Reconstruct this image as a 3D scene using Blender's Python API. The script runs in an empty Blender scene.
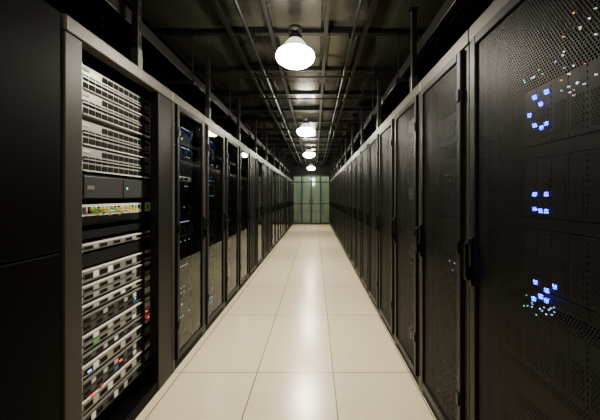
import bpy, math, random
from mathutils import Vector, Matrix
random.seed(7)
scene = bpy.context.scene

# ------------------------------------------------------------------ materials
def mat(name, col, rough=0.5, metal=0.0, emit=None, estr=0.0, noise=0.0, nscale=8.0, bump=0.0, spec=0.5):
    m = bpy.data.materials.new(name); m.use_nodes = True
    nt = m.node_tree; b = nt.nodes['Principled BSDF']
    b.inputs['Base Color'].default_value = (*col, 1)
    b.inputs['Roughness'].default_value = rough
    b.inputs['Metallic'].default_value = metal
    b.inputs['Specular IOR Level'].default_value = spec
    if emit:
        b.inputs['Emission Color'].default_value = (*emit, 1)
        b.inputs['Emission Strength'].default_value = estr
    if noise > 0 or bump > 0:
        tc = nt.nodes.new('ShaderNodeTexCoord')
        n = nt.nodes.new('ShaderNodeTexNoise'); n.inputs['Scale'].default_value = nscale
        n.inputs['Detail'].default_value = 4
        nt.links.new(tc.outputs['Object'], n.inputs['Vector'])
        if noise > 0:
            r = nt.nodes.new('ShaderNodeMapRange')
            r.inputs['To Min'].default_value = 1 - noise; r.inputs['To Max'].default_value = 1 + noise
            nt.links.new(n.outputs['Fac'], r.inputs['Value'])
            v = nt.nodes.new('ShaderNodeVectorMath'); v.operation = 'SCALE'
            v.inputs[0].default_value = col
            nt.links.new(r.outputs['Result'], v.inputs['Scale'])
            nt.links.new(v.outputs['Vector'], b.inputs['Base Color'])
        if bump > 0:
            bp = nt.nodes.new('ShaderNodeBump'); bp.inputs['Strength'].default_value = bump
            bp.inputs['Distance'].default_value = 0.01
            nt.links.new(n.outputs['Fac'], bp.inputs['Height'])
            nt.links.new(bp.outputs['Normal'], b.inputs['Normal'])
    return m

def perforated(name, pitch, rad, col, rough, metal):
    m = mat(name, col, rough, metal, spec=.12); nt = m.node_tree
    b = nt.nodes['Principled BSDF']; out = nt.nodes['Material Output']
    N, L = nt.nodes, nt.links
    def vm(op, a, v=None):
        n = N.new('ShaderNodeVectorMath'); n.operation = op
        if a is not None: L.new(a, n.inputs[0])
        if v is not None: n.inputs[1].default_value = v
        return n
    tc = N.new('ShaderNodeTexCoord')
    p = vm('MULTIPLY', tc.outputs['Object'], (0, 1 / pitch, 1 / pitch / math.sqrt(3)))
    ds = []
    for off in ((0, 0, 0), (0, .5, .5)):
        a = vm('ADD', p.outputs[0], off); f = vm('FRACTION', a.outputs[0])
        s = vm('SUBTRACT', f.outputs[0], (0, .5, .5)); q = vm('MULTIPLY', s.outputs[0], (0, 1, math.sqrt(3)))
        l = vm('LENGTH', q.outputs[0]); ds.append(l.outputs['Value'])
    mn = N.new('ShaderNodeMath'); mn.operation = 'MINIMUM'; L.new(ds[0], mn.inputs[0]); L.new(ds[1], mn.inputs[1])
    lt = N.new('ShaderNodeMath'); lt.operation = 'LESS_THAN'; L.new(mn.outputs[0], lt.inputs[0]); lt.inputs[1].default_value = rad
    tr = N.new('ShaderNodeBsdfTransparent'); mx = N.new('ShaderNodeMixShader')
    L.new(lt.outputs[0], mx.inputs[0]); L.new(b.outputs[0], mx.inputs[1]); L.new(tr.outputs[0], mx.inputs[2])
    L.new(mx.outputs[0], out.inputs['Surface'])
    return m

def tinted_glass(name, tint, rough, k=0.12):
    m = bpy.data.materials.new(name); m.use_nodes = True
    nt = m.node_tree; N, L = nt.nodes, nt.links
    for n in list(N):
        if n.type == 'BSDF_PRINCIPLED': N.remove(n)
    out = N['Material Output']
    tr = N.new('ShaderNodeBsdfTransparent'); tr.inputs[0].default_value = (*tint, 1)
    gl = N.new('ShaderNodeBsdfGlossy'); gl.inputs['Roughness'].default_value = rough
    gl.inputs[0].default_value = (.9, .95, 1, 1)
    fr = N.new('ShaderNodeFresnel'); fr.inputs[0].default_value = 1.4
    mx = N.new('ShaderNodeMixShader')
    L.new(fr.outputs[0], mx.inputs[0]); L.new(tr.outputs[0], mx.inputs[1]); L.new(gl.outputs[0], mx.inputs[2])
    L.new(mx.outputs[0], out.inputs['Surface'])
    return m

M = {}
M['black'] = mat('rack_black_paint', (.0016, .0016, .0017), .5, .0, noise=.2, spec=.03)
M['post'] = mat('rack_post_paint', (.032, .029, .024), .42, .1, noise=.1, spec=.15)
M['stile'] = mat('door_stile_paint', (.007, .0066, .0060), .40, .0, spec=.12)
M['header'] = mat('rack_header_trim', (.080, .074, .062), .40, .4, noise=.1, spec=.25)
M['inner'] = mat('rack_interior', (.002, .002, .002), .6, spec=.03)
M['handle'] = mat('handle_plastic', (.002, .002, .002), .35, spec=.15)
M['silver'] = mat('server_silver', (.40, .392, .36), .38, .35, noise=.15, nscale=30)
M['grey'] = mat('server_grey', (.19, .19, .18), .4, .3, noise=.15, nscale=30)
M['dark'] = mat('server_dark', (.009, .0095, .0105), .45, .0, spec=.12)
M['slot'] = mat('vent_slot', (.004, .004, .0045), .7, spec=.1)
M['label'] = mat('label_white', (.66, .645, .59), .6)
M['drive'] = mat('drive_bay', (.04, .04, .042), .4, .2, spec=.3)
M['gn'] = mat('led_and_glint_green', (.05, .5, .2), .5, emit=(.15, 1, .4), estr=1.5)
M['bl'] = mat('led_blue', (.01, .02, .9), .5, emit=(.010, .028, 1), estr=22)
M['bldim'] = mat('led_blue_dim', (.05, .1, .9), .5, emit=(.3, .55, 1), estr=2.2)
M['rd'] = mat('led_red', (.8, .03, .02), .5, emit=(1, .06, .03), estr=1.6)
M['wt'] = mat('led_and_glint_white', (.8, .9, 1), .5, emit=(.75, .87, 1), estr=1.8)
M['or'] = mat('led_and_glint_amber', (.9, .4, .05), .5, emit=(1, .5, .1), estr=1.0)
M['cgreen'] = mat('cable_green', (.05, .30, .09), .5)
M['cyellow'] = mat('cable_yellow', (.65, .45, .05), .5)
M['cblack'] = mat('cable_black', (.006, .006, .007), .5, spec=.2)
M['cblue'] = mat('cable_blue', (.03, .07, .25), .5)
M['cred'] = mat('cable_red', (.5, .05, .04), .5)
M['mesh'] = perforated('perforated_steel', .0105, .38, (.010, .0098, .0094), .42, .0)
M['glass'] = tinted_glass('smoked_door_glass', (.66, .70, .74), .03)
M['steel'] = mat('galvanised_steel', (.03, .03, .027), .35, .7, noise=.2)
M['strut'] = mat('strut_dark', (.009, .0092, .0085), .35, .4, spec=.3)
M['duct'] = mat('duct_sheet', (.045, .046, .040), .22, .7, noise=.4, nscale=3)
M['pipe'] = mat('conduit', (.009, .009, .008), .4, .4, noise=.2, spec=.2)

# ------------------------------------------------------------------ mesh builder
class MB:
    def __init__(s): s.v = []; s.f = []; s.m = []
    def box(s, x0, x1, y0, y1, z0, z1, k, b=0.0):
        if x0 > x1: x0, x1 = x1, x0
        if y0 > y1: y0, y1 = y1, y0
        if z0 > z1: z0, z1 = z1, z0
        i = len(s.v)
        if b <= 0:
            s.v += [(x, y, z) for x in (x0, x1) for y in (y0, y1) for z in (z0, z1)]
            s.f += [(i, i+1, i+3, i+2), (i+4, i+6, i+7, i+5), (i, i+4, i+5, i+1), (i+2, i+3, i+7, i+6), (i, i+2, i+6, i+4), (i+1, i+5, i+7, i+3)]
            s.m += [k] * 6
            return
        b = min(b, (x1-x0)*.45, (y1-y0)*.45, (z1-z0)*.45)
        import bmesh
        bm = bmesh.new(); bmesh.ops.create_cube(bm, size=1)
        for v in bm.verts:
            v.co = Vector(((x0+x1)/2 + v.co.x*(x1-x0), (y0+y1)/2 + v.co.y*(y1-y0), (z0+z1)/2 + v.co.z*(z1-z0)))
        bmesh.ops.bevel(bm, geom=bm.edges[:], offset=b, segments=2, affect='EDGES', profile=.5)
        bm.verts.index_update()
        s.v += [tuple(v.co) for v in bm.verts]
        for f in bm.faces:
            s.f.append(tuple(i + v.index for v in f.verts)); s.m.append(k)
        bm.free()
    def quadx(s, x, y0, y1, z0, z1, k):
        i = len(s.v); s.v += [(x, y0, z0), (x, y1, z0), (x, y1, z1), (x, y0, z1)]
        s.f.append((i, i+1, i+2, i+3)); s.m.append(k)
    def tube(s, pts, r, k, n=6):
        pts = [Vector(p) for p in pts]; base = len(s.v)
        for j, p in enumerate(pts):
            d = (pts[min(j+1, len(pts)-1)] - pts[max(j-1, 0)]).normalized()
            a = d.orthogonal().normalized() if abs(d.z) > .9 else d.cross(Vector((0, 0, 1))).normalized()
            c = d.cross(a)
            for t in range(n):
                an = 2*math.pi*t/n
                s.v.append(tuple(p + a*math.cos(an)*r + c*math.sin(an)*r))
        for j in range(len(pts)-1):
            for t in range(n):
                u = (t+1) % n
                s.f.append((base+j*n+t, base+j*n+u, base+(j+1)*n+u, base+(j+1)*n+t)); s.m.append(k)
        s.f.append(tuple(base+t for t in range(n))); s.m.append(k)
        e = base+(len(pts)-1)*n
        s.f.append(tuple(e+t for t in range(n))); s.m.append(k)
    def lathe(s, prof, k, n=32, c=(0, 0)):
        base = len(s.v)
        for (r, z) in prof:
            for t in range(n):
                a = 2*math.pi*t/n; s.v.append((c[0]+r*math.cos(a), c[1]+r*math.sin(a), z))
        for j in range(len(prof)-1):
            for t in range(n):
                u = (t+1) % n
                s.f.append((base+j*n+t, base+j*n+u, base+(j+1)*n+u, base+(j+1)*n+t)); s.m.append(k)
    def mesh(s, name, mats=None, smooth=False):
        mats = mats or M
        used = []
        for k in s.m:
            if k not in used: used.append(k)
        me = bpy.data.meshes.new(name); me.from_pydata(s.v, [], s.f)
        for k in used: me.materials.append(mats[k])
        me.polygons.foreach_set('material_index', [used.index(k) for k in s.m])
        if smooth: me.polygons.foreach_set('use_smooth', [True]*len(s.f))
        me.update(); return me

def obj(name, me, loc=(0, 0, 0), rz=0, parent=None):
    o = bpy.data.objects.new(name, me); scene.collection.objects.link(o)
    o.location = loc; o.rotation_euler = (0, 0, rz)
    if parent: o.parent = parent
    return o
def empty(name, loc, rz=0):
    o = bpy.data.objects.new(name, None); scene.collection.objects.link(o)
    o.location = loc; o.rotation_euler = (0, 0, rz); o.empty_display_size = .1
    return o

# ------------------------------------------------------------------ dimensions
CAM_H = 1.35; XL = -1.085; XR = .73; RH = 2.15; D = 1.0; W = .65
YEND = 14.75; CZ = 2.95; YBACK = -2.6
XWL = XL - D - .06; XWR = XR + D + .06

# ------------------------------------------------------------------ rack parts (front plane x=0 faces +x)
def frame_mesh(name, w, pa=.045, pb=.045, kb='post'):
    m = MB()
    m.box(-.06, 0, 0.002, pa, .0, RH-.075, 'post', .004)
    m.box(-.06, 0, w-pb, w-.002, .0, RH-.075, kb, .004)
    m.box(-.06, .004, 0.002, w-.002, RH-.073, RH, 'header', .006)
    m.box(-.058, -.004, pa, w-pb, 0, .075, 'black', .003)
    m.box(-D, -.062, 0.003, .018, 0, RH-.004, 'black')
    m.box(-D, -.062, w-.018, w-.003, 0, RH-.004, 'black')
    m.box(-D, -.062, .018, w-.018, RH-.02, RH-.004, 'black')
    m.box(-D, -.062, .018, w-.018, 0.0, .02, 'black')
    m.box(-D, -D+.015, .018, w-.018, .02, RH-.02, 'inner')
    m.box(-.13, -.09, pa+.01, pa+.035, .06, RH-.1, 'strut')
    m.box(-.13, -.09, w-pb-.035, w-pb-.01, .06, RH-.1, 'strut')
    return m.mesh(name)

def handle(m, y, z=1.06):
    m.box(.020, .032, y-.016, y+.016, z-.11, z+.11, 'handle', .006)
    m.box(.032, .052, y-.011, y+.011, z-.085, z-.02, 'handle', .006)
    m.box(.040, .056, y-.012, y+.012, z-.08, z+.085, 'handle', .006)
    m.tube([(.03, y, z+.088), (.045, y, z+.088)], .011, 'steel', 10)

def door_mesh(name, w, kind, hside=1):
    m = MB(); a, b = .048, w-.048; z0, z1 = .085, RH-.08; st = .038
    m.box(-.004, .020, a, a+st, z0, z1, 'stile', .004)
    m.box(-.004, .020, b-st, b, z0, z1, 'stile', .004)
    m.box(-.004, .020, a+st, b-st, z0, z0+.04, 'stile', .004)
    m.box(-.004, .020, a+st, b-st, z1-.04, z1, 'stile', .004)
    m.quadx(.008, a+st, b-st, z0+.04, z1-.04, kind)
    hy = a+st/2 if hside < 0 else b-st/2
    oy = b-st/2 if hside < 0 else a+st/2
    handle(m, hy)
    for hz in (.35, 1.1, 1.85):
        m.box(.020, .028, oy-.014, oy+.014, hz-.03, hz+.03, 'handle', .003)
    return m.mesh(name)

X0 = -.10
def server(m, y0, y1, z0, z1, style, rnd, led='gn', ledp=.2):
    h = z1-z0; w = y1-y0
    body = {'vent': 'silver', 'drives': 'grey', 'dark': 'dark', 'blade': 'dark', 'switch': 'dark', 'bright': 'silver', 'blank': 'dark'}[style]
    m.box(X0-.6, X0, y0, y1, z0, z1, body)
    if style != 'blank':
        for yy in (y0-.004, y1-.016):
            m.box(X0, X0+.012, yy, yy+.020, z0, z1, body, .002)
            m.tube([(X0+.01, yy+.010, (z0+z1)/2), (X0+.022, yy+.010, (z0+z1)/2)], .005, 'steel', 8)
    ya, yb = y0+.022, y1-.022; fx = X0+.003
    if style == 'vent':
        n = 13; sw = (yb-ya)/n; rows = max(2, int(h/.032))
        rh = (h-.012)/rows
        for r in range(rows):
            for i in range(n):
                if (r == rows-1 and i < 3): continue
                m.box(X0, fx, ya+i*sw+.0035, ya+(i+1)*sw-.005, z0+.006+r*rh+.005, z0+.006+(r+1)*rh-.005, 'slot')
        m.box(X0, fx+.002, ya, ya+.05, z1-.028, z1-.012, 'label')
        m.box(X0, fx+.006, ya, yb, z0+h*.5-.003, z0+h*.5+.003, 'silver')
        m.box(X0, fx+.010, ya, yb, z0+.001, z0+.006, 'label')
        m.tube([(fx, yb-.004, z0+h*.2), (fx+.03, yb-.004, z0+h*.25), (fx+.03, yb-.004, z0+h*.75), (fx, yb-.004, z0+h*.8)], .004, 'silver')
    elif style in ('drives', 'bright'):
        n = 4 if style == 'bright' else 5; sw = (yb-ya)*.72/n; rows = 2 if h > .07 else 1; rh = (h-.008)/rows
        for r in range(rows):
            for i in range(n):
                a = ya+i*sw; zb = z0+.004+r*rh
                m.box(X0, fx+.006, a+.002, a+sw-.002, zb+.003, zb+rh-.003, 'drive' if style == 'drives' else 'grey')
                m.box(fx+.006, fx+.008, a+.008, a+sw*.55, zb+rh*.25, zb+rh*.7, 'slot')
                q = rnd.random()
                if q < .5:
                    k = 'label' if q < .22 else ('silver' if q < .48 else rnd.choice(['cgreen', 'cred', 'cblue']))
                    m.box(fx+.006, fx+.009, a+sw*.60, a+sw*.94, zb+rh*.2, zb+rh*.78, k)
                if rnd.random() < ledp: m.box(fx+.006, fx+.010, a+sw*.8, a+sw*.8+.006, zb+rh*.8, zb+rh*.8+.005, led)
        a = ya+(yb-ya)*.75
        for j in range(5): m.box(X0, fx, a+j*.016, a+j*.016+.009, z0+.01, z1-.01, 'slot')
        m.box(X0, fx+.003, a+.085, yb, z0+h*.3, z0+h*.7, 'label' if rnd.random() < .5 else 'slot')
        m.box(X0, fx+.006, y0+.02, y1-.02, z1-.007, z1-.001, 'label' if style == 'bright' else 'grey')
    elif style == 'dark':
        mid = (ya+yb)/2
        m.box(X0, fx+.01, ya, mid-.004, z0+.008, z1-.008, 'drive', .004)
        m.box(X0, fx+.01, mid+.004, yb, z0+.008, z1-.008, 'drive', .004)
        m.box(fx+.01, fx+.012, ya+.02, ya+.07, z0+h*.4, z0+h*.55, 'grey')
        m.box(fx+.01, fx+.013, mid+.03, mid+.04, z0+h*.45, z0+h*.55, led)
    elif style == 'blade':
        n = 10; sw = (yb-ya)/n
        for i in range(n):
            m.box(X0, fx+.008, ya+i*sw+.002, ya+(i+1)*sw-.002, z0+.006, z1-.006, 'dark')
            m.box(fx+.008, fx+.010, ya+i*sw+.012, ya+(i+1)*sw-.012, z0+h*.1, z0+h*.6, 'slot')
            if rnd.random() < ledp: m.box(fx+.008, fx+.011, ya+i*sw+.012, ya+i*sw+.018, z0+h*.8, z0+h*.8+.006, led)
    elif style == 'switch':
        n = 20; sw = (yb-ya)/n
        for i in range(n):
            m.box(X0, fx, ya+i*sw+.003, ya+(i+1)*sw-.003, z0+h*.2, z0+h*.7, 'slot')
            if rnd.random() < ledp*1.5: m.box(X0, fx+.002, ya+i*sw+.006, ya+i*sw+.010, z0+h*.8, z0+h*.9, led)

def patch_cables(m, ya, yb, z, rnd, cols, n=14, drop=.12):
    for i in range(n):
        y = ya+(yb-ya)*(i+.5)/n; k = rnd.choice(cols)
        y2 = y+rnd.uniform(-.06, .06); d = drop*rnd.uniform(.4, 1)
        m.box(X0, X0+.02, y-.006, y+.006, z-.006, z+.006, k)
        m.tube([(X0+.02, y, z), (X0+.045, y, z-.01), (X0+.05, (y+y2)/2, z-d*.6), (X0+.035, y2, z-d)], .004, k, 5)

def equip_mesh(name, w, seed, led, bright=.4, ledp=.3, cabs=('cblue', 'cblack')):
    rnd = random.Random(seed); m = MB(); y0, y1 = .085, w-.085
    z = .12
    dark = bright < .3
    while z < RH-.18:
        s = rnd.choices(['vent', 'drives', 'dark', 'blade', 'switch', 'bright', 'blank', None],
                        [bright, .05 if dark else 1.2, .2 if dark else 1, 1.2, .9, bright, .9, .8])[0]
        h = {'vent': .09, 'drives': .09, 'dark': .13, 'blade': .22, 'switch': .045, 'bright': .045, 'blank': .045, None: .045}[s]
        if z+h > RH-.12: break
        if s: server(m, y0, y1, z+.001, z+h-.002, s, rnd, led, ledp)
        if s == 'switch': patch_cables(m, y0+.03, y1-.03, z+.02, rnd, cabs, 9, .1)
        z += h
    return m.mesh(name)

# ---- standard racks
FR = frame_mesh('rack_frame', W)
DM_R = door_mesh('mesh_door_r', W, 'mesh', -1)
DM_L = door_mesh('mesh_door_l', W, 'mesh', 1)
DG_L = door_mesh('glass_door_l', W, 'glass', 1)
EQL = [equip_mesh('equipment_a%d' % i, W, 10+i, ['bldim', 'wt', 'bldim', 'wt'][i], .6, .6) for i in range(4)]
EQR = [equip_mesh('equipment_b%d' % i, W, 30+i, ['bldim', 'gn', 'bldim'][i], .0, .03, ('cblack',)) for i in range(3)]

def rack(loc, rz, door, eq, frame=FR):
    e = empty('server_rack', loc, rz)
    obj('frame', frame, parent=e)
    if door: obj('door', door, parent=e)
    obj('equipment', eq, parent=e)
    return e

# ---- open rack (left, nearest)
WO = .98
fo = frame_mesh('open_rack_frame', WO, .10, .20, 'stile')
m = MB(); rnd = random.Random(5); ya, yb = .20, .87
def S(z0, z1, st, led='gn', lp=.08): server(m, ya, yb, z0+.002, z1-.002, st, rnd, led, lp)
S(1.90, 2.03, 'vent'); S(1.77, 1.90, 'vent'); S(1.615, 1.745, 'vent'); S(1.48, 1.61, 'vent')
S(1.335, 1.47, 'dark')
m.box(X0-.3, X0, ya, yb, 1.25, 1.31, 'label')
for i in range(18):
    y = ya+.03+i*(yb-ya-.06)/18
    m.box(X0, X0+.003, y, y+.02, 1.262, 1.298, rnd.choice(['slot', 'cgreen', 'slot', 'cyellow', 'drive', 'cgreen']))
patch_cables(m, ya+.06, ya+.42, 1.283, rnd, ['cgreen', 'cyellow', 'cgreen', 'cyellow', 'label'], 12, .04)
S(1.20, 1.245, 'blank'); S(1.13, 1.175, 'blank')
z = 1.11
for i, (h, st, led) in enumerate([(.045, 'bright', 'gn'), (.07, 'blank', 'gn'), (.07, 'bright', 'gn'), (.09, 'bright', 'wt'), (.045, 'bright', 'wt'), (.09, 'drives', 'wt'),
                   (.09, 'bright', 'gn'), (.045, 'drives', 'or'), (.07, 'bright', 'wt'), (.09, 'drives', 'gn'), (.07, 'bright', 'rd'), (.07, 'drives', 'rd')]):
    S(z-h, z, st, led)
    z -= h+.010
for (yy, zz, k) in ((.78, .55, 'rd'), (.80, .50, 'rd'), (.28, .30, 'rd'), (.34, .31, 'cred'), (.5, .36, 'rd'), (.25, .44, 'bldim')):
    m.box(X0+.008, X0+.014, yy, yy+.022, zz, zz+.009, k)
for i in range(5):
    yy = ya-.035+i*.006
    m.tube([(X0-.02+.006*(i % 2), yy, .15), (X0-.01, yy+.006, .8), (X0-.02, yy-.004, 1.4), (X0-.01, yy, 2.0)], .005, ['cblack', 'cblue', 'cblack', 'cblack', 'cred'][i], 6)
eo = m.mesh('open_rack_equipment')
rack((XL, 1.30, 0), 0, None, eo, fo)

# ---- left row
kinds = [DG_L, DG_L, DG_L, DG_L, DM_L, DG_L, DM_L, DM_L, DG_L]
for k in range(19):
    rack((XL, 2.28+W*k, 0), 0, kinds[k % len(kinds)], EQL[(k*3+1) % 4])

# ---- blank cabinets (left, nearest camera)
def cabinet(w):
    m = MB()
    m.box(-D, -.03, 0.004, w-.004, 0, RH, 'black', .004)
    m.box(-.03, 0, .008, w-.008, 1.118, RH-.01, 'black', .006)
    m.box(-.03, 0, .008, w-.008, .085, 1.112, 'black', .006)
    m.box(-.03, -.01, .02, w-.02, 0, .08, 'inner')
    for i in range(6): m.box(0, .003, w*.3, w*.7, .2+i*.03, .212+i*.03, 'inner')
    handle(m, .06, 1.5)
    return m.mesh('cabinet')
CB = cabinet(.80)
for y in (.49, -.32, -1.13):
    obj('electrical_cabinet', CB, (XL, y, 0))

# ---- right row
WN = .90
FRN = frame_mesh('rack_frame_wide', WN)
DMN = door_mesh('mesh_door_wide', WN, 'mesh', -1)
near = MB(); rnd = random.Random(3); y0, y1 = .085, WN-.085
z = .12
for h, st in [(.09, 'blank'), (.09, 'blank'), (.22, 'blade'), (.045, None), (.09, 'blank'), (.045, 'switch'), (.22, 'blade'), (.045, None), (.045, 'switch'),
              (.22, 'blade'), (.045, 'blank'), (.22, 'blade'), (.045, 'blank'), (.22, 'blade'), (.09, None)]:
    if st: server(near, y0, y1, z+.001, z+h-.002, st, rnd, 'bldim', .03)
    z += h
for (ly, lz) in ((.363, 1.72), (.305, 1.72), (.335, 1.685), (.363, 1.61), (.34, 1.60), (.305, 1.615), (.363, 1.36), (.305, 1.36), (.363, 1.30), (.335, 1.30), (.305, 1.305),
                 (.363, 1.02), (.31, 1.035), (.363, .985), (.335, .99), (.30, .97), (.28, 1.66), (.40, 1.045)):
    near.box(X0+.01, X0+.018, ly-.006, ly+.006, lz-.007, lz+.007, 'bl')
for i in range(26):
    yy = rnd.uniform(.24, .40); zz = rnd.choice([.93, .95, 1.80]) + rnd.uniform(-.02, .02)
    near.box(X0+.01, X0+.014, yy, yy+.004, zz, zz+.004, rnd.choice(['wt', 'gn', 'bldim', 'bldim']))
for i in range(60):  # emissive specks standing in for light caught by cables behind the mesh
    yy = rnd.uniform(.42, .72); zz = rnd.uniform(1.66, 2.0)
    near.box(X0+.012, X0+.018, yy, yy+.004, zz, zz+.0035, rnd.choice(['wt', 'or', 'or', 'gn', 'wt']))
nearm = near.mesh('near_equipment')
for k in range(0, 20):
    rack((XR, 1.42+W*(k+1), 0), math.pi, DM_R, EQR[k % 3])
rack((XR, 1.42, 0), math.pi, DMN, nearm, FRN)
for k in range(4):
    rack((XR, 1.42-WN-W*k, 0), math.pi, DM_R, EQR[k % 3])

# ------------------------------------------------------------------ floor
def floor_material():
    m = mat('raised_floor_tiles', (.62, .58, .49), .2)
    nt = m.node_tree; N, L = nt.nodes, nt.links; b = N['Principled BSDF']
    b.inputs['Specular IOR Level'].default_value = .85
    tc = N.new('ShaderNodeTexCoord')
    mp = N.new('ShaderNodeMapping'); L.new(tc.outputs['Object'], mp.inputs['Vector'])
    sep = N.new('ShaderNodeSeparateXYZ'); L.new(mp.outputs[0], sep.inputs[0])
    def mth(op, a, v=None, c=None):
        n = N.new('ShaderNodeMath'); n.operation = op
        if hasattr(a, 'links'): L.new(a, n.inputs[0])
        else: n.inputs[0].default_value = a
        if v is not None:
            if hasattr(v, 'links'): L.new(v, n.inputs[1])
            else: n.inputs[1].default_value = v
        return n.outputs[0]
    TW, TD = .585, 1.12
    def joint(out, size, off):
        a = mth('DIVIDE', mth('ADD', out, off), size)
        f = mth('FRACT', a)
        d = mth('MINIMUM', f, mth('SUBTRACT', 1.0, f))
        return mth('LESS_THAN', mth('MULTIPLY', d, size), .0036), mth('FLOOR', a)
    jx, ix = joint(sep.outputs[0], TW, TW*4-.14)
    jy, iy = joint(sep.outputs[1], TD, TD*6-2.31)
    j = mth('MAXIMUM', jx, jy)
    cmb = N.new('ShaderNodeCombineXYZ'); L.new(ix, cmb.inputs[0]); L.new(iy, cmb.inputs[1])
    wn = N.new('ShaderNodeTexWhiteNoise'); L.new(cmb.outputs[0], wn.inputs['Vector'])
    ns = N.new('ShaderNodeTexNoise'); ns.inputs['Scale'].default_value = 40; ns.inputs['Detail'].default_value = 6
    L.new(tc.outputs['Object'], ns.inputs['Vector'])
    v = mth('ADD', mth('MULTIPLY', wn.outputs['Value'], .08), mth('MULTIPLY', ns.outputs['Fac'], .10))
    v = mth('ADD', v, .87)
    sc = N.new('ShaderNodeVectorMath'); sc.operation = 'SCALE'; sc.inputs[0].default_value = (.53, .458, .315); L.new(v, sc.inputs['Scale'])
    mx = N.new('ShaderNodeMixRGB'); L.new(j, mx.inputs[0]); L.new(sc.outputs[0], mx.inputs[1]); mx.inputs[2].default_value = (.09, .07, .045, 1)
    L.new(mx.outputs[0], b.inputs['Base Color'])
    r = mth('ADD', mth('MULTIPLY', ns.outputs['Fac'], .08), .19)
    L.new(r, b.inputs['Roughness'])
    return m
M['floor'] = floor_material()
M['wall'] = mat('dark_wall', (.008, .008, .0075), .5, noise=.2, spec=.2)
def ceiling_mat():
    m = mat('ceiling_panel', (.03, .032, .029), .2, .4, bump=.15, nscale=3)
    nt = m.node_tree; N, L = nt.nodes, nt.links; b = N['Principled BSDF']
    tc = N.new('ShaderNodeTexCoord'); ns = N.new('ShaderNodeTexNoise'); ns.inputs['Scale'].default_value = 2.2; ns.inputs['Detail'].default_value = 6
    L.new(tc.outputs['Object'], ns.inputs['Vector'])
    cr = N.new('ShaderNodeValToRGB'); cr.color_ramp.elements[0].position = .38; cr.color_ramp.elements[0].color = (.003, .0035, .003, 1)
    cr.color_ramp.elements[1].position = .7; cr.color_ramp.elements[1].color = (.075, .075, .060, 1)
    L.new(ns.outputs['Fac'], cr.inputs[0]); L.new(cr.outputs[0], b.inputs['Base Color'])
    return m
M['ceil'] = ceiling_mat()
M['cpanel'] = mat('ceiling_panel_light', (.06, .061, .048), .16, .6, noise=.6, nscale=5)

YB2 = YEND+3.0
def shell(name, *a):
    m = MB(); m.box(*a); return obj(name, m.mesh(name))
shell('floor', XWL-.1, XWR+.1, YBACK-.1, YB2+.1, -.1, 0, 'floor')
shell('ceiling', XWL-.1, XWR+.1, YBACK-.1, YB2+.1, CZ, CZ+.1, 'ceil')
shell('wall_left', XWL-.1, XWL, YBACK, YB2, 0, CZ, 'wall')
shell('wall_right', XWR, XWR+.1, YBACK, YB2, 0, CZ, 'wall')
shell('wall_rear', XWL, XWR, YBACK-.1, YBACK, 0, CZ, 'wall')

# ------------------------------------------------------------------ end partition
M['gwall'] = mat('green_curtain_wall', (.38, .42, .345), .6, noise=.15)
M['gframe'] = mat('partition_frame', (.015, .018, .015), .35, .4)
M['gglass'] = tinted_glass('partition_glass', (.82, .87, .80), .05)
shell('wall_far', XWL, XWR, YB2, YB2+.1, 0, CZ, 'gwall')
e = empty('glass_partition', (0, YEND, 0))
m = MB(); PT = 2.42
m.box(XWL, XL-.02, 0, .08, 0, CZ-.001, 'wall'); m.box(XR+.02, XWR, 0, .08, 0, CZ-.001, 'wall')
m.box(XL-.02, XR+.02, 0, .08, PT, CZ-.001, 'wall')
obj('surround', m.mesh('surround'), parent=e)
m = MB(); xs = [XL-.02, XL+.44, XL+.90, XL+1.36, XR+.02]
for i, x in enumerate(xs):
    hw = .03 if i in (0, 4) else (.045 if i == 2 else .032)
    cx = min(max(x, XL-.02+hw), XR+.02-hw)
    m.box(cx-hw, cx+hw, 0, .07, 0.0, PT, 'gframe', .004)
for zz, hh in ((.0, .09), (1.0, .04), (2.05, .06), (PT-.07, .07)):
    for i in range(4):
        m.box(xs[i]+.03, xs[i+1]-.03, .005, .065, zz, zz+hh, 'gframe', .003)
for x in (xs[2]-.07, xs[2]+.07):
    m.tube([(x, 0, .95), (x, -.05, .95), (x, -.05, 1.25), (x, 0, 1.25)], .012, 'steel', 8)
obj('frame', m.mesh('frame'), parent=e)
m = MB()
for i in range(4): m.box(xs[i]+.03, xs[i+1]-.03, .03, .036, .09, PT-.07, 'gglass')
obj('panes', m.mesh('panes'), parent=e)
m = MB()
x = XL+.02
while x < XR-.04:
    m.box(x, x+.07, .55+.02*math.sin(x*40), .556+.02*math.sin(x*40), .0, 2.5, 'gwall'); x += .13
m.box(XL, XR, .53, .58, 2.5, 2.54, 'gframe')
o = obj('vertical_blind', m.mesh('vertical_blind'), (0, YEND, 0))

# ------------------------------------------------------------------ ceiling grid
m = MB()
y = -2.2
while y < YEND-.1:
    m.box(XWL, XWR, y-.025, y+.025, CZ-.06, CZ-.001, 'strut'); y += .84
for x in (-1.55, -.78, -.40, .10, .46, 1.1):
    m.box(x-.017, x+.017, YBACK, YEND, CZ-.10, CZ-.061, 'strut')
obj('trim_1', m.mesh('ceiling_grid'))
m = MB(); rnd = random.Random(9)
y = -2.2
while y < YEND-1:
    for x0, x1 in ((-1.53, -.80), (-.76, -.42), (-.38, .08), (.12, .44), (.48, 1.08)):
        if rnd.random() < .6: m.box(x0+.02, x1-.02, y+.04, y+.80, CZ-.03, CZ-.002, rnd.choice(['cpanel', 'duct', 'ceil']), .006)
    y += .84
obj('trim_2', m.mesh('ceiling_panels'))

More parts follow.
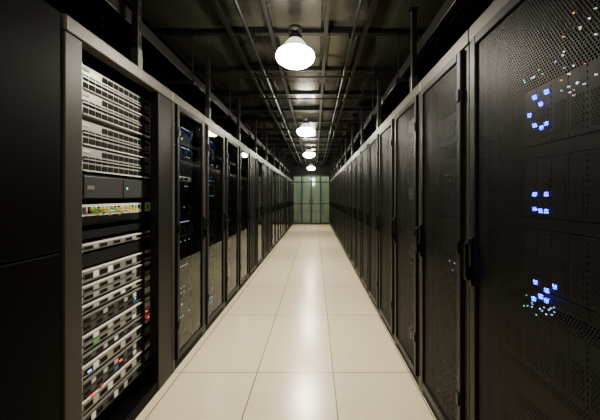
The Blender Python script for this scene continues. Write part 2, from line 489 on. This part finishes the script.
m = MB()
for x, r in ((-.60, .014), (.345, .011)):
    m.tube([(x, YBACK+.05, CZ-.123), (x, YEND-.02, CZ-.123)], r, 'pipe', 10)
    y = -2.2
    while y < YEND-.1:
        m.box(x-.028, x+.028, y-.012, y+.012, CZ-.108, CZ-.058, 'strut'); y += .84
for y in (1.95, 3.6, 4.4, 6.4, 7.9, 9.5, 11.3):
    m.tube([(-.9, y, CZ-.16), (.75, y, CZ-.16)], .012, 'pipe', 10)
    for x in (-.85, .70): m.tube([(x, y, CZ-.16), (x, y, CZ-.001)], .006, 'steel', 6)
obj('ceiling_conduit', m.mesh('ceiling_conduit'))

# ------------------------------------------------------------------ cable trays above racks
def tray(name, x0, x1, z):
    e = empty(name, (0, 0, 0)); m = MB()
    for x in (x0, x1):
        m.box(x-.012, x+.012, YBACK+.1, YEND-.05, z, z+.09, 'steel', .003)
    y = YBACK+.2
    while y < YEND-.1:
        m.box(x0, x1, y-.012, y+.012, z+.005, z+.025, 'steel'); y += .3
    obj('ladder', m.mesh('ladder'), parent=e)
    m = MB(); y = YBACK+.35
    while y < YEND-.2:
        for x in (x0-.03, x1+.03):
            m.tube([(x, y, z-.04), (x, y, CZ)], .007, 'steel', 8)
        m.box(x0-.06, x1+.06, y-.02, y+.02, z-.045, z-.004, 'steel', .003)
        y += 1.3
    obj('hangers', m.mesh('hangers'), parent=e)
    m = MB(); rnd = random.Random(int(abs(x0)*100))
    for i in range(9):
        x = x0+.05+(x1-x0-.1)*i/8; pts = []
        y = YBACK+.2
        while y < YEND-.2:
            pts.append((x+rnd.uniform(-.015, .015), y, z+.045+rnd.uniform(0, .012))); y += .5
        m.tube(pts, .012, rnd.choice(['cblack', 'cblack', 'drive']), 6)
    obj('cables', m.mesh('cables'), parent=e)
tray('cable_tray', XL-.55, XL-.15, 2.50)
tray('cable_tray', XR+.12, XR+.5, 2.52)

M['strutl'] = mat('strut_bracket', (.10, .10, .088), .35, .7, noise=.2)
def post(name, x, y):
    m = MB(); m.box(-.04, .04, -.04, .04, 0, .008, 'steel', .002)
    m.box(-.021, .021, -.021, .021, .008, .70, 'steel', .003)
    m.box(-.03, .03, -.03, .03, .70, CZ-RH-.10, 'strut', .003)
    m.box(-.026, .026, -.026, .026, .03, .16, 'strutl', .003)
    for i in range(5): m.box(.021, .023, -.006, .006, .18+i*.1, .24+i*.1, 'slot')
    obj(name, m.mesh(name), (x, y, RH))
for k in range(10):
    post('support_post', XL-.075, 1.95+1.3*k)
    post('support_post', XR+.06, 2.40+1.3*k)

def duct(x0, x1, z0, z1, xs0, xs1, y1):
    m = MB(); y = YBACK+.02
    while y < y1:
        m.box(x0, x1, y+.01, y+1.14, z0, z1, 'duct', .01)
        m.box(x0-.01, x1+.01, y-.01, y+.01, z0-.02, z1+.02, 'steel')
        m.box(xs0, xs0+.02, y+.5, y+.53, RH, CZ, 'steel'); m.box(xs1-.02, xs1, y+.5, y+.53, RH, CZ, 'steel')
        y += 1.15
    obj('air_duct', m.mesh('air_duct'))
duct(XWL+.02, XWL+.34, 2.40, 2.80, XWL+.003, XWL+.36, YEND-1.2)
duct(XWR-.42, XWR-.03, 2.30, 2.78, XWR-.44, XWR-.012, YEND-1.2)

# ------------------------------------------------------------------ lamps
M['shade'] = mat('lamp_reflector', (.55, .55, .52), .25, .7)
M['shadeo'] = mat('lamp_prismatic_dome', (.25, .25, .23), .3, .2, emit=(1, .94, .80), estr=1.6)
M['cap'] = mat('lamp_cap', (.03, .03, .028), .35, .4)
M['bulb'] = mat('lamp_lens', (.9, .9, .85), .4, emit=(1, .93, .77), estr=110)
def lamp_mesh():
    m = MB()
    m.lathe([(.001, CZ-.10), (.06, CZ-.10), (.06, CZ-.13), (.012, CZ-.14), (.012, CZ-.16), (.055, CZ-.17), (.06, CZ-.21)], 'cap')
    m.lathe([(.06, CZ-.21), (.085, CZ-.24), (.11, CZ-.275), (.13, CZ-.30)], 'shadeo')
    m.lathe([(.13, CZ-.30), (.134, CZ-.302), (.134, CZ-.307), (.13, CZ-.307)], 'shade')
    m.lathe([(.13, CZ-.307), (.16, CZ-.325), (.172, CZ-.355), (.16, CZ-.39), (.12, CZ-.42), (.07, CZ-.437), (.001, CZ-.442)], 'bulb')
    return m.mesh('pendant_lamp', smooth=True)
LM = lamp_mesh(); LX = -.175
for i, y in enumerate((-.38, 2.66, 5.7, 8.85, 13.0)):
    o = obj('pendant_lamp', LM, (LX, y, 0))
    l = bpy.data.lights.new('lamp_light', 'AREA'); l.shape = 'DISK'; l.size = .24; l.energy = 75 if i else 6; l.color = (1, .92, .73)
    l.spread = math.radians(150)
    lo = bpy.data.objects.new('lamp_light', l); scene.collection.objects.link(lo); lo.location = (0, 0, CZ-.45); lo.parent = o
l = bpy.data.lights.new('room_light', 'AREA'); l.shape = 'RECTANGLE'; l.size = 1.4; l.size_y = .25; l.energy = 48; l.color = (.96, 1, .88)
m = MB(); m.box(-.75, .75, -.16, .16, CZ-.07, CZ-.001, 'gframe', .005)
o = obj('ceiling_light', m.mesh('ceiling_light'), (LX, YEND+.30, 0))
lo = bpy.data.objects.new('room_light', l); scene.collection.objects.link(lo); lo.location = (0, 0, CZ-.08); lo.parent = o

w = bpy.data.worlds.new('world'); scene.world = w; w.use_nodes = True
w.node_tree.nodes['Background'].inputs[0].default_value = (.005, .006, .007, 1)

# ------------------------------------------------------------------ camera
c = bpy.data.cameras.new('camera'); co = bpy.data.objects.new('camera', c); scene.collection.objects.link(co)
co.location = (0, 0, CAM_H); co.rotation_euler = (math.pi/2, 0, 0)
c.sensor_width = 36; c.lens = 18; c.shift_x = -.025; c.shift_y = -.0217; c.clip_start = .02
scene.camera = co
